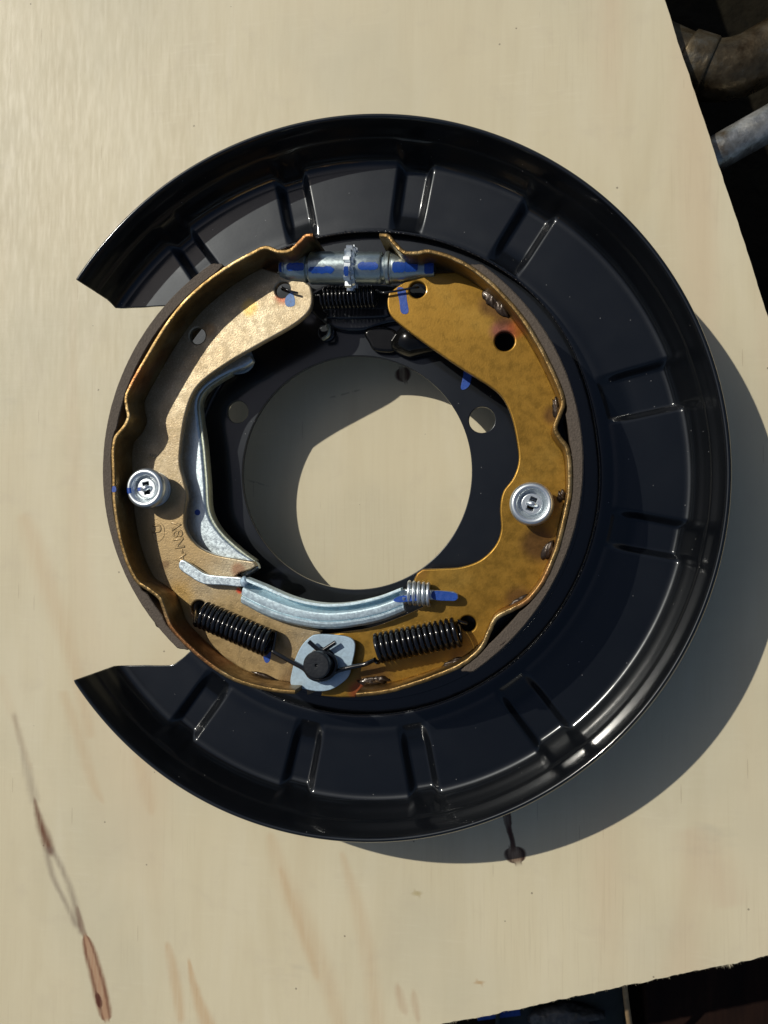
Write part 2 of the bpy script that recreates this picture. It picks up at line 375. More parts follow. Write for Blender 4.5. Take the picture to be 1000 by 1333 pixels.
def lump(name, c, rx, ry, rz, ang, m, parent, seed):
    rnd = random.Random(seed); vs, fs = [], []; nu, nv = 20, 10
    ph = [(rnd.uniform(0, 6), rnd.uniform(2, 6), rnd.uniform(2, 6)) for _ in range(5)]
    for i in range(nv + 1):
        for j in range(nu):
            a, b = pi * i / nv, 2 * pi * j / nu; x, y, z = sin(a) * cos(b), sin(a) * sin(b), cos(a)
            k = 1 + .09 * sum(sin(p + q * x * 1.6 + s_ * y * 1.6 + 2 * z) for p, q, s_ in ph)
            x, y, z = x * rx * k, y * ry * k, z * rz * k
            vs.append((c[0] + x * cos(ang) - y * sin(ang), c[1] + x * sin(ang) + y * cos(ang), c[2] + z))
    for i in range(nv):
        for j in range(nu): fs.append((i * nu + j, (i + 1) * nu + j, (i + 1) * nu + (j + 1) % nu, i * nu + (j + 1) % nu))
    return obj(name, vs, fs, m, parent)
def smoothstep(x): x = min(1, max(0, x)); return x * x * (3 - 2 * x)
def top(o, label, cat, group=None):
    o['label'] = label; o['category'] = cat
    if group: o['group'] = group
    return o

# ---------------------------------------------------------------- the setting below the board
def soil():
    m, nt, b = mat('dark soil'); n = N(nt)
    c = n.ramp(n.noise(14, 6, .65), [(.3, (.006, .005, .003)), (.55, (.011, .009, .005)), (.8, (.018, .015, .009))])
    n.lk(c, b.inputs['Base Color']); b.inputs['Roughness'].default_value = .95; b.inputs['Specular IOR Level'].default_value = .1
    n.lk(n.bump(n.noise(60, 5), .8, .01), b.inputs['Normal']); return m
g = obj('ground', [(-30, -30, -.176), (30, -30, -.176), (30, 30, -.176), (-30, 30, -.176)], [(0, 1, 2, 3)], soil(), smooth=False)
g['kind'] = 'structure'

# ---------------------------------------------------------------- plywood board
def line_x(p, d, q, e):
    den = d.x * e.y - d.y * e.x; t = ((q.x - p.x) * e.y - (q.y - p.y) * e.x) / den; return p + d * t
rA, rB = P(865, 0, 0), P(1000, 410, 0); bA, bB = P(580, 1333, 0), P(1000, 1245, 0)
rd = (rA - rB).normalized(); bd = (bA - bB).normalized()
corner = line_x(rB, rd, bB, bd)
tr = rA + rd * .30; bl = bA + bd * .36; tl = bl + (tr - corner)
def ragged(a, b, n, amp, sd):
    rn = random.Random(sd); out = []; d = (b - a); nn = Vector((-d.y, d.x, 0)).normalized(); s1 = 0
    for i in range(n):
        t = i / n; s1 = s1 * .8 + rn.uniform(-amp, amp) * .5
        out.append(((a + d * t + nn * (s1 + rn.uniform(-amp, amp) * .25)).x, (a + d * t + nn * (s1 + rn.uniform(-amp, amp) * .25)).y))
    return out
lp = ragged(tl, tr, 4, 0, 1) + ragged(tr, corner, 260, .00028, 2) + ragged(corner, bl, 420, .0005, 3) + ragged(bl, tl, 4, 0, 4)
board = plate('plywood_board', [lp], -.012, 0, .00015, M_PLY, res=1)
top(board, 'pale birch plywood board with brown stain streaks lying under the brake assembly', 'board')
sv, sf = [], []; rs = random.Random(11)
for i in range(520):
    t = rs.random(); p = bA.lerp(bB, t * 1.1) if i % 4 else P(935 + rs.uniform(-14, 22), 1258 - rs.uniform(-2, 5), 0)
    d = (-rd + Vector((rs.uniform(-.45, .45), rs.uniform(-.2, .2), 0))).normalized(); L = rs.uniform(.0002, .0016) * rs.uniform(.2, 1) ** 1.5; wd = rs.uniform(.00005, .00018)
    s_ = Vector((-d.y, d.x, 0)) * wd; z = rs.uniform(-.0012, -.0002); b0 = p - d * .002; k = len(sv)
    sv += [b0 + s_ + Vector((0, 0, z)), b0 - s_ + Vector((0, 0, z)), p + d * L + Vector((0, 0, z + rs.uniform(-.0004, .0008))), b0 + Vector((0, 0, z - .0005))]
    sf += [(k, k + 1, k + 2), (k + 1, k + 3, k + 2), (k + 3, k, k + 2)]
sp = obj('splinter', sv, sf, M_PLY, board, smooth=False); sp['kind'] = 'stuff'

# ---------------------------------------------------------------- scrap beside and below the board
def pipe_mat(name, c1, c2, c3, rough):
    m, nt, b = mat(name); n = N(nt)
    c = n.ramp(n.noise(55, 6, .65), [(.35, c1), (.52, c2), (.7, c3)])
    n.lk(c, b.inputs['Base Color']); b.inputs['Metallic'].default_value = .7
    n.lk(n.mr(n.noise(130, 4), .3, .7, rough, rough + .3), b.inputs['Roughness'])
    n.lk(n.bump(n.noise(200, 5, .6), .5, .001), b.inputs['Normal']); return m
M_P1 = pipe_mat('weathered pipe metal', (.04, .024, .009), (.11, .085, .05), (.17, .17, .15), .22)
M_P2 = pipe_mat('galvanised pipe metal', (.10, .06, .02), (.30, .30, .28), (.62, .62, .60), .2)
def hollow_pipe(name, pts, r, m, th=.0022):
    v1, f1 = tubedata(pts, r, 36); v2, f2 = tubedata(pts, r - th, 36); k = len(v1)
    fs = f1[:-2] + [tuple(reversed([i + k for i in f])) for f in f2[:-2]]
    n = len(pts)
    for j in range(36):
        j2 = (j + 1) % 36; fs.append((j, k + j, k + j2, j2)); e = (n - 1) * 36; fs.append((e + j2, k + e + j2, k + e + j, e + j))
    return obj(name, v1 + v2, fs, m, sharp=50)
zp = -.0272
pp = cr([P(1220, -90, zp), P(1100, 5, zp), P(1040, 44, zp), P(1000, 68, zp), P(965, 86, zp), P(935, 92, zp), P(905, 88, zp), P(870, 74, zp), P(800, 40, zp), P(740, 12, zp), P(715, 0, zp - .012), P(705, -6, zp - .04), P(702, -8, -.176)], 8)
p1 = hollow_pipe('bent_pipe', pp, .0140, M_P1)
top(p1, 'bent dull brown pipe beyond the top right corner of the board', 'pipe')
tube('pipe_collar', cr([P(921, 92, zp), P(915, 90, zp), P(893, 83, zp), P(886, 80, zp)], 3), lambda t: .0140 + .0012 * min(1, 6 * min(t, 1 - t)), M_P1, p1, 40)
p2 = hollow_pipe('straight_pipe', [P(1240, 26, -.0205), P(1080, 116, -.0205), P(960, 184, -.0205), P(800, 275, -.0205), P(200, 615, -.0205), P(175, 629, -.024), P(165, 635, -.035), P(164, 635, -.176)], .0083, M_P2)
top(p2, 'straight shiny galvanised pipe beside the right edge of the board', 'pipe')
def timber():
    m, nt, b = mat('dark red-brown timber'); n = N(nt)
    c = n.ramp(n.noise(90, 5, .6, n.map((1, .12, 1))), [(.3, (.005, .002, .0015)), (.55, (.012, .005, .003)), (.8, (.024, .010, .006))])
    n.lk(c, b.inputs['Base Color']); b.inputs['Roughness'].default_value = .8; b.inputs['Specular IOR Level'].default_value = .12
    n.lk(n.bump(n.noise(150, 5, .6, n.map((1, .15, 1))), .6, .001), b.inputs['Normal']); return m
M_TIM = timber()
def box(name, q, z0, z1, m, bev=.0015):
    return plate(name, [q], z0, z1, bev, m)
top(box('timber_plank', pxl([(838, 1262), (1012, 1205), (1040, 1420), (850, 1440)], -.15), -.1755, -.15, M_TIM), 'dark brown timber plank below the lower right corner of the board', 'plank')
top(box('timber_plank', pxl([(1018, 1225), (1160, 1200), (1180, 1420), (1042, 1420)], -.145), -.1755, -.145, M_TIM), 'second dark plank lying at the frame edge, right of a narrow gap', 'plank')
M_STICK = simple('pale split wood', (.30, .20, .10), .7)
top(tube('wood_stick', cr([P(812, 1268, -.045), P(815, 1300, -.065), P(821, 1345, -.10), P(826, 1400, -.168)], 4), lambda t: .0013 + .0006 * t, M_STICK), 'thin pale wooden stick poking out from under the lower edge of the board', 'stick')
M_TRAY = simple('dark green glossy plastic', (.004, .012, .011), .6, 0, .05, (60, .5, .004))
tr_ = bpy.data.objects.new('plastic_tray', None); COL.objects.link(tr_); tr_.location = P(740, 1380, -.172)
top(tr_, 'dark teal plastic tray with black crumpled scrap below the lower edge of the board', 'tray')
def child_local(o, par): o.parent = par; o.matrix_parent_inverse = Matrix.Translation(par.location).inverted(); return o
child_local(box('tray_floor', pxl([(650, 1290), (812, 1270), (820, 1440), (640, 1460)], -.172), -.1755, -.172, M_TRAY), tr_)
child_local(rimsweep('tray_wall', pxl([(650, 1290), (812, 1270), (820, 1440), (640, 1460), (650, 1290)], -.172), .003, -.172, -.160, M_TRAY, None, .001), tr_)
top(box('blue_tape', pxl([(620, 1318), (676, 1312), (678, 1322), (622, 1329)], -.1712), -.1717, -.1712, M_BLUE, .0002), 'strip of blue tape showing just under the lower edge of the board', 'tape')
M_RAG = simple('grey crumpled film', (.06, .06, .055), .35, 0, .2, (150, 1, .004))
top(lump('crumpled_film', P(735, 1324, -.166), .023, .008, .006, .1, M_RAG, None, 5), 'crumpled grey plastic film in the dark tray under the board edge', 'film')

# ---------------------------------------------------------------- the brake assembly
BR = bpy.data.objects.new('drum_brake_assembly', None); COL.objects.link(BR)
top(BR, 'handbrake shoe assembly with black dust shield lying face up on plywood', 'drum brake')

# dust shield: polar sheet with pressed radial channels
SX, SY = .00102, -.0023
base = [(.1068, .0240), (.1067, .0253), (.1073, .0258), (.1083, .0259), (.1098, .0257), (.1112, .0254), (.1125, .0251), (.1145, .0252),
        (.1180, .0250), (.1230, .0250), (.1290, .0250), (.1350, .0250), (.1400, .0250), (.1420, .0250), (.1435, .0253), (.1448, .0262), (.1459, .0278),
        (.1468, .0300), (.1477, .0330), (.1486, .0356), (.1492, .0373), (.1496, .0379), (.1500, .0386), (.1506, .0408), (.1514, .0440),
        (.1524, .0470), (.1530, .0484), (.1537, .0490), (.1545, .0487), (.1551, .0477), (.1555, .0462), (.1556, .0442)]
chan = [(r, z) for r, z in base]
dz = {8: .6, 9: 1, 10: 1, 11: 1, 12: 1, 13: 1, 14: 1, 15: .95, 16: .8, 17: .6, 18: .4, 19: .25, 20: .15, 21: .08}
drr = {12: .0012, 13: .0020, 14: .0021, 15: .0021, 16: .0020, 17: .0017, 18: .0012, 19: .0008, 20: .0005, 21: .0002}
dz[7] = .3
chan = [(r - drr.get(i, 0), z - .0039 * dz.get(i, 0)) for i, (r, z) in enumerate(base)]
bp, cp = cr(base, 3), cr(chan, 3)
def rt(u, v, z): p = P(u, v, z); return hypot(p.x - SX, p.y - SY), atan2(p.y - SY, p.x - SX) % (2 * pi)
endT = sorted([rt(97, 362, .049), rt(127, 383, .040), rt(150, 401, .026), rt(185, 400, .025), rt(225, 398, .025), rt(262, 397, .026)])
endB = sorted([rt(97, 893, .049), rt(110, 881, .040), rt(145, 868, .030), rt(155, 866, .025), rt(190, 866, .025), rt(225, 866, .025), rt(240, 855, .025), rt(252, 843, .026), rt(280, 815, .026)])
def interp(tb, r):
    if r <= tb[0][0]: return tb[0][1]
    for (a, x), (b, y) in zip(tb, tb[1:]):
        if r <= b: return x + (y - x) * (r - a) / (b - a)
    return tb[-1][1]
RIBS = [((220, 312), (252, 360), (244, 296), (280, 344)), ((362, 232), (378, 312), (396, 232), (410, 304)), ((526, 198), (512, 299), (562, 213), (544, 306)),
        ((692, 252), (638, 339), (728, 270), (670, 360)), ((888, 466), (779, 496), (902, 525), (791, 549)), ((899, 684), (794, 664), (900, 729), (782, 708)),
        ((751, 963), (675, 866), (713, 988), (637, 887)), ((574, 1059), (551, 938), (541, 1055), (520, 942)), ((400, 1040), (420, 936), (368, 1028), (392, 928)),
        ((248, 964), (300, 892), (220, 948), (272, 876))]
ribl = []
for a, b, c_, d in RIBS:
    A, B, C_, D = [P(*q, .025) for q in (a, b, c_, d)]
    n1 = Vector(((B - A).y, -(B - A).x, 0)).normalized(); n2 = Vector(((D - C_).y, -(D - C_).x, 0)).normalized()
    if (C_ - A).dot(n1) < 0: n1 = -n1
    if (A - C_).dot(n2) < 0: n2 = -n2
    ribl.append((A, n1, C_, n2, ((A + C_) / 2 - Vector((SX, SY, 0))).normalized()))
def rw(x, y):
    ww = 0
    for A, n1, C_, n2, dr in ribl:
        if (x - SX) * dr.x + (y - SY) * dr.y < .08: continue
        a = (x - A.x) * n1.x + (y - A.y) * n1.y; b = (x - C_.x) * n2.x + (y - C_.y) * n2.y
        if a < -.004 or b < -.004: continue
        ww = max(ww, smoothstep(a / .0048 + .5) * smoothstep(b / .0042 + .5))
    return ww
tT, tB = endT[-1][1], endB[-1][1]                 # sweep runs clockwise from the upper end to the lower end
span = (tT - tB) % (2 * pi)                       # gap is from tT up to tB
NT = 1250; vs = []; fs = []; K = len(bp)
sweep = 2 * pi - ((tB - tT) % (2 * pi))
for i in range(NT + 1):
    th0 = tT - sweep * i / NT
    for (rb, zb), (rc, zc) in zip(bp, cp):
        eT = interp(endT, rb) - tT; eB = interp(endB, rb) - tB
        f = i / NT; th = th0 + eT * smoothstep(1 - f / .045) + eB * smoothstep(1 - (1 - f) / .045)
        rm = (rb + rc) / 2; x, y = SX + rm * cos(th), SY + rm * sin(th); q = rw(x, y)
        r, z = rb + (rc - rb) * q, zb + (zc - zb) * q
        z += .00010 * sin(th * 9 + 1)
        if rb < .1135:
            k_ = .82 * smoothstep((cos(th - radians(98)) + .05) / .75); r += k_ * (.1135 - r); z += k_ * (.0252 - z) * (0 if zb < .0252 and rb < .107 else 1)
            r += random.uniform(-.00005, .00005) if rb < .1075 else 0
        vs.append((SX + r * cos(th), SY + r * sin(th), z))
for i in range(NT):
    for j in range(K - 1): fs.append((i * K + j, (i + 1) * K + j, (i + 1) * K + j + 1, i * K + j + 1))
shield = obj('dust_shield', vs, fs, M_BLACK, BR)
md = shield.modifiers.new('thickness', 'SOLIDIFY'); md.thickness = .0011; md.offset = 1 if False else -1

bd_ = []
for i in range(1100):
    f = i / 1099; th = tT - sweep * (.02 + .96 * f); k_ = .82 * smoothstep((cos(th - radians(98)) + .05) / .75); r = .1069 + k_ * .0066
    bd_.append((SX + r * cos(th), SY + r * sin(th), .0256 + random.uniform(-.00008, .00008)))
jr = [.00030 + .00016 * random.random() for _ in range(1101)]
tube('paint_bead', bd_, lambda t: jr[int(t * 1099)], M_SPRING, shield, 8)

# backing plate with its bore, two bolt holes and pressed steps
hp = [(.0529, .0255), (.0529, .0267), (.0560, .0268), (.0640, .0267), (.0760, .0267), (.0800, .0266), (.0820, .0256), (.0838, .0236), (.0860, .0228), (.0930, .0226), (.1000, .0228)]
hloop = [(.0529 * cos(a), .0529 * sin(a)) for a in [2 * pi * i / 160 for i in range(160)]]
h1, h2 = P(309, 536, .0267), P(627.5, 546.5, .0267)
def rgap(a):                                       # outer radius: smaller where the shield is cut away
    a = a % (2 * pi); c_ = .1030 + .0115 * smoothstep((abs(((a - 3.16 + pi) % (2 * pi)) - pi) - .50) / .10); return c_
    c_ = .094 + .010 * smoothstep((abs(((a - 3.16 + pi) % (2 * pi)) - pi) - .42) / .12); return min(c_, .1062) if c_ < .1039 else .1062
out = [(rgap(a) * cos(a) + SX, rgap(a) * sin(a) + SY) for a in [2 * pi * i / 240 for i in range(240)]]
hub = plate('backing_plate', [circ(SX, SY, .1004, 200), hloop, circ(h1.x, h1.y, PX(15.2, .0267)), circ(h2.x, h2.y, PX(17, .0267))], .0240, .0267, .0003, M_BLACK, BR)
plate('backing_flange', [out, circ(SX, SY, .0990, 200)], .0205, .0216, .0003, M_BLACK, hub)
# raised pads and ribs pressed into the plate
plate('pressed_pad', [cr(pxl([(430, 425), (400, 395), (420, 372), (470, 368), (520, 372), (548, 392), (540, 415), (505, 420), (470, 430)], .031), 5, True)], .0262, .0310, .0012, M_BLACK, hub)
plate('pressed_pad', [cr(pxl([(425, 408), (425, 402), (500, 400), (505, 405), (500, 412), (430, 414)], .033), 4, True)], .0300, .0325, .0007, M_BLACK, hub)
plate('pressed_pad', [circ(P(425, 432, .0285).x, P(425, 432, .0285).y, .0042)], .0262, .0285, .0012, M_BLACK, hub)
rim_arc = [((.0772) * cos(a), (.0772) * sin(a)) for a in [radians(q) for q in range(118, 236, 2)]]
rimsweep('step_rib', rim_arc, .004, .0262, .0285, M_BLACK, hub, .001)
rim_arc = [((.0785) * cos(a), (.0785) * sin(a)) for a in [radians(q) for q in range(-64, 42, 2)]]
rimsweep('step_rib', rim_arc, .004, .0262, .0280, M_BLACK, hub, .0009)

for k in range(4):
    a_ = radians(20 + 90 * k); lathe('mounting_stud', [(0, .0207), (.0062, .0207), (.0062, .0012), (.0050, .0002), (0, .0002)], (.085 * cos(a_), .085 * sin(a_), 0), M_BLACK, hub, seg=24)

# ---- shoes
ZW0, ZW1, ZF0, ZF1 = .0467, .0502, .0385, .0654
fl_L = [(407, 306), (398, 307), (389, 316), (377, 326), (362, 327), (345, 322), (325, 331), (300, 345), (270, 366), (240, 393), (215, 425), (190, 466), (170, 502), (164, 517),
        (165, 530), (167, 543), (161, 556), (150, 570), (147, 590), (148, 620), (149, 655), (155, 695), (165, 730), (178, 756), (193, 767), (207, 778), (213, 792), (223, 817),
        (245, 841), (272, 864), (300, 882), (330, 893), (360, 899), (384, 901)]
fl_R = [(494, 306), (505, 307), (514, 317), (526, 328), (543, 329), (560, 327), (590, 336), (620, 353), (650, 379), (680, 414), (705, 455), (722, 490), (731, 512), (733, 527),
        (727, 544), (723, 557), (728, 569), (738, 583), (742, 605), (742, 640), (737, 668), (725, 715), (708, 755), (688, 781), (668, 793), (647, 804), (638, 820), (629, 840),
        (612, 858), (590, 871), (560, 883), (530, 893), (500, 901), (464, 905)]
FL = cr(pxl(fl_L, ZF1), 7); FR = cr(pxl(fl_R, ZF1), 7)
def offs(path, d):
    out = []
    for i, (x, y) in enumerate(path):
        a = path[max(i - 1, 0)]; b = path[min(i + 1, len(path) - 1)]; dx, dy = b[0] - a[0], b[1] - a[1]; l = hypot(dx, dy) or 1
        out.append((x - dy / l * d, y + dx / l * d))
    return out
wz = ZW1
lin_top = pxl([(345, 350), (372, 357)], wz)
inL = cr(pxl([(392, 360), (398, 367), (405, 375), (405, 400), (385, 421), (340, 447), (300, 470), (266, 494), (250, 514), (240, 545), (235, 580), (234, 605), (239, 625), (243, 645), (241, 662),
              (240, 682), (246, 698), (260, 713), (280, 722), (305, 727), (330, 731)], wz), 5)
tipL = pxl([(334, 737), (326, 742), (312, 746)], wz) + cr(pxl([(305, 752), (312, 768), (345, 792), (380, 812), (418, 822)], wz), 4) + pxl([(416, 862), (412, 900), (400, 905)], wz)
outL = offs(FL, .0009)                                # runs top -> bottom along the rim
FLi = [p for p in outL]
def side(path, ref):                                  # choose the offset side nearer to ref
    return path
# interior side of the rims
def inward(path, d):
    a = offs(path, d); b = offs(path, -d); m_ = len(path) // 2
    return a if hypot(*a[m_]) < hypot(*b[m_]) else b
oL = inward(FL, .0006); oR = inward(FR, .0006)
kL = 6 * 7; kR = 6 * 7
holesL = [circ(*P(368, 377, wz).xy, PX(11)), circ(*P(257, 437, wz).xy, PX(11.5)), circ(*P(259, 792, wz).xy, PX(11))]
loopL = lin_top + inL + tipL + oL[kL:][::-1]
shoeL = plate('brake_shoe', [loopL] + holesL, ZW0, ZW1, .0007, M_GOLD_L, BR, 'left brake shoe of golden steel, sun sheen put into its colour')
inR = cr(pxl([(506, 381), (504, 395), (509, 411), (528, 428), (562, 453), (600, 479), (638, 503), (655, 519), (666, 543), (673, 575), (675, 600), (668, 622), (655, 640), (651, 662), (652, 690),
              (644, 711), (625, 729), (600, 738), (575, 740), (550, 741)], wz), 5)
tipR = pxl([(543, 746), (538, 756), (555, 764), (560, 786), (530, 800)], wz) + cr(pxl([(515, 806), (480, 818), (440, 824), (424, 826)], wz), 4) + pxl([(421, 862), (418, 906), (440, 908), (462, 908)], wz)
holesR = [circ(*P(543.5, 377, wz).xy, PX(11)), circ(*P(657, 444, wz).xy, PX(12.8)), circ(*P(609, 812, wz).xy, PX(10.5))]
loopR = pxl([(552, 355), (535, 362), (518, 372)], wz) + inR + tipR + oR[kR:][::-1] + pxl([(572, 355)], wz)
shoeR = plate('brake_shoe', [loopR] + holesR, ZW0, ZW1, .0007, M_GOLD_R, BR, 'right brake shoe of amber steel, coloured without the sun sheen')
for fn, pth, sh in (('shoe_rim', FL, shoeL), ('shoe_rim', FR, shoeR)):
    rimsweep(fn, pth, .0018, ZF0, ZF1, M_RIM, sh, .0005, .00006)
LX, LY = -.00183, -.00009
def lining_arc(pa, pb, sh, ccw):
    a, b = P(*pa, ZF1), P(*pb, ZF1); ta, tb = atan2(a.y - LY, a.x - LX), atan2(b.y - LY, b.x - LX)
    if ccw: tb = ta + (tb - ta) % (2 * pi)
    else: tb = ta - (ta - tb) % (2 * pi)
    n = 150; z1 = ZF1 - .0006; z0 = ZF0 + .001; vs, fs = [], []
    ri, ro = .0948, .1000
    sec = [(ri, z0), (ro, z0), (ro, z1 - .0005), (ro - .0005, z1), (ri + .0003, z1), (ri, z1 - .0003)]
    pth = [(atan2(y - LY, x - LX), hypot(x - LX, y - LY)) for x, y in (FL if ccw else FR)]
    for i in range(n + 1):
        t = ta + (tb - ta) * i / n
        rf = max([r for a_, r in pth if abs((a_ - t + pi) % (2 * pi) - pi) < .03] + [0]) + .0010
        ri = min(max(.0952, rf), .0964); sec = [(ri, z0), (ro, z0), (ro, z1 - .0005), (ro - .0005, z1), (ri + .0003, z1), (ri, z1 - .0003)]
        e = min(i, n - i); sh_ = .0022 * (1 - smoothstep(e / 3)) if e < 3 else 0
        for (r, z) in sec:
            rr = r - (sh_ if r > .097 else -sh_ * .3) + random.uniform(-.00004, .00004)
            vs.append((LX + rr * cos(t), LY + rr * sin(t), z))
    k = len(sec)
    for i in range(n):
        for j in range(k): fs.append((i * k + j, (i + 1) * k + j, (i + 1) * k + (j + 1) % k, i * k + (j + 1) % k))
    fs.append(tuple(range(k))); fs.append(tuple(n * k + j for j in range(k))[::-1])
    return obj('brake_lining', vs, fs, M_LINING, sh, sharp=35)
lining_arc((286, 340), (243, 846), shoeL, True)
lining_arc((614, 342), (600, 872), shoeR, False)
# weld beads
for (u, v, a, b, an, sh, sd) in [(641, 387, 14, 11, -.75, shoeR, 1), (653, 401, 14, 8, -.85, shoeR, 2), (724, 532, 5, 14, .1, shoeR, 3), (731, 645, 5, 7, 0, shoeR, 4), (714, 716, 7, 13, -.5, shoeR, 5),
        (676, 783, 14, 5, .5, shoeR, 6), (482, 887, 15, 6, .1, shoeR, 7), (494, 885, 13, 5, .1, shoeR, 8), (590, 862, 16, 4, .4, shoeR, 9), (262, 838, 12, 3, -.8, shoeL, 10), (345, 880, 18, 3, -.3, shoeL, 11)]:
    p = P(u, v, ZW1 + .0004); lump('weld_bead', p, PX(a), PX(b), .0009, an, M_WELD, sh, sd)
for (u, v, a, b, an, sh, sd) in [(743, 590, 3, 10, .1, shoeR, 12), (196, 790, 4, 9, .5, shoeL, 13), (207, 810, 4, 9, .5, shoeL, 14), (655, 836, 14, 4, .8, shoeR, 15)]:
    p = P(u, v, ZF1 - .004); lump('glue_bead', p, PX(a), PX(b), .003, an, M_WELD, sh, sd)
# stamped letters
def stamp(txt, u, v, size, rot, sh, z=ZW1, m=M_GOLD_L):
    cu = bpy.data.curves.new('t', 'FONT'); cu.body = txt; cu.size = size; cu.align_x = 'CENTER'; cu.align_y = 'CENTER'
    cu.extrude = .00003; cu.bevel_depth = .00030; cu.bevel_resolution = 1; cu.offset = -.00014
    t = bpy.data.objects.new('t', cu); COL.objects.link(t); bpy.context.view_layer.update()
    me = bpy.data.meshes.new_from_object(t.evaluated_get(bpy.context.evaluated_depsgraph_get())); bpy.data.objects.remove(t)
    p = P(u, v, z); Mx = Matrix.Translation((p.x, p.y, z - .00002)) @ Matrix.Rotation(rot, 4, 'Z'); me.transform(Mx)
    me.materials.clear(); me.materials.append(m)
    o = bpy.data.objects.new('stamped_letters', me); COL.objects.link(o); o.parent = sh; return o
stamp('A-N8V', 234, 706, .0066, radians(100), shoeL)
stamp('U', 205, 688, .0058, radians(95), shoeL)
rc = P(206, 692, ZW1)
tube('stamped_ring', [(rc.x + .0030 * cos(a), rc.y + .0042 * sin(a), ZW1) for a in [2 * pi * i / 40 for i in range(41)]], .00016, M_GOLD_L, shoeL, 6)
stamp('E', 199, 594, .0040, radians(75), shoeL)
tp = [(192, 597), (196, 599), (205, 594), (211, 583)]
tube('stamped_line', [P(u, v, ZW1) for u, v in tp], .00018, M_GOLD_L, shoeL, 6)
# paint marks
def mark(pts, z, par, m=M_BLUE, name='paint_mark', th=.00012): return plate(name, [cr(pxl(pts, z), 4, True)], z - .0001, z + th, .00005, m, par, res=1)
mark([(517, 376), (522, 374), (528, 378), (530, 392), (532, 405), (528, 409), (522, 406), (520, 392)], ZW1, shoeR)
mark([(373, 386), (380, 381), (384, 390), (383, 398), (374, 399), (371, 393)], ZW1, shoeL, M_BLUE2)
mark([(341, 838), (352, 842), (352, 858), (347, 863), (343, 856)], ZW1, shoeL)
mark([(600, 505), (603, 490), (605, 480), (614, 482), (612, 500), (605, 507)], .0268, hub)
mark([(147, 633), (151, 634), (151, 640), (146, 640)], ZF1, shoeL)

# ---- hold-down cups, springs and pins
def holddown(bu, bv, rot, painted):
    b = P(bu, bv, ZW1); x, y = b.x, b.y; zt = ZW1 + .0108; R = .0087
    prof = [(.0036, zt - .0034), (.0042, zt - .0040), (.0047, zt - .0039), (.0053, zt - .0024), (.0060, zt - .0005), (.0071, zt), (.0079, zt - .0003), (.0084, zt - .0010), (R, zt - .0020),
            (R, zt - .0030), (.0085, zt - .0032), (.0083, zt - .0030), (.0079, zt - .0012), (.0069, zt - .0006), (.0062, zt - .0009), (.0056, zt - .0030), (.0050, zt - .0044), (.0036, zt - .0042)]
    cup = lathe('hold_down_cup', cr(prof, 3), (x, y, 0), M_ZINC2, BR, seg=64, sharp=70)
    s, h = .00135, .0027; R2 = Matrix.Rotation(rot, 2)
    slot = [tuple(R2 @ Vector(q) + Vector((x, y))) for q in ((-s, -h), (s, -h), (s, h), (-s, h))]
    plate('slotted_washer', [circ(x, y, .0041, 48), slot], zt - .0034, zt - .0024, .00025, M_ZINC2, cup)
    a = Vector((x, y, zt - .0020)); e = R2 @ Vector((.0022, .0002)); e = Vector((e.x, e.y, 0))
    tube('pin_head', cr([a - e, a - e * .5 + Vector((0, 0, .0004)), a + Vector((0, 0, .0006)), a + e * .5 + Vector((0, 0, .0004)), a + e], 4), lambda t: .0005 + .00075 * sin(pi * min(max(t, .05), .95)), M_ZINC2, cup, 12)
    lathe('pin_shaft', [(.0, zt - .001), (.0013, zt - .0012), (.0013, .0270)], (x, y, 0), M_PIN, cup, seg=16)
    cpts = coilpts((x, y, ZW1 + .0008), (x, y, zt - .0036), .0068, 4.2, 40)
    tube('coil_spring', cpts, .00075, M_ZINC2, cup, 8)
    lathe('spring_seat', [(.0076, ZW1 + .0002), (.0076, ZW1 + .0010), (.0070, ZW1 + .0012), (.0020, ZW1 + .0012)], (x, y, 0), M_ZINC2, cup)
    if painted:
        c_ = lathedata([(.0058, zt - .0009), (.0062, zt - .00015), (.0071, zt + .00010), (.0079, zt - .00020), (.0085, zt - .0010), (.00878, zt - .0019)], (x, y, 0), seg=10, arc=(pi - .02, pi + .34))
        obj('paint_mark', *c_, M_BLUE, cup)
        plate('paint_mark', [[(x - .0040, y + .0004), (x + .0012, y + .0006), (x + .0013, y - .0007), (x - .0040, y - .0012)]], zt - .0026, zt - .0022, .0001, M_BLUE, cup)
    return cup
holddown(202, 637, .18, True)
holddown(692, 657, -.38, False)

# ---- parking lever under the left shoe
lev_in = cr([(326, 462), (329, 470), (318, 478), (302, 484), (284, 493), (266, 506), (257, 522), (258, 545), (263, 580), (267, 625), (270, 665), (284, 692), (308, 715), (332, 731), (337, 740)], 5)
lev_out = [(320, 752), (290, 738), (262, 722), (240, 706), (228, 680), (226, 600), (232, 540), (242, 505), (262, 485), (298, 462)]
lev = plate('brake_lever', [pxl(lev_in + lev_out, .04270)], .03850, .04290, .0012, M_ZINC, BR, res=4)
plate('lever_tab', [cr(pxl([(298, 484), (310, 486), (322, 482), (329, 472), (326, 458), (318, 452), (296, 470)], .03400), 5, True)], .03150, .03300, .0004, M_PLATE, lev)
rimsweep('lever_edge', cr(pxl([(300, 485), (284, 494), (267, 507), (259, 522), (260, 545), (265, 580), (269, 625), (272, 665), (286, 692), (310, 715), (331, 731)], .04230), 5), .0014, .03700, .04230, M_GREEN, lev, .0005)
dd = P(257, 667, .04300); lathe('paint_mark', [(0, .04312), (.0012, .04310), (.00135, .04290)], (dd.x, dd.y, 0), M_BLUE, lev, seg=20)

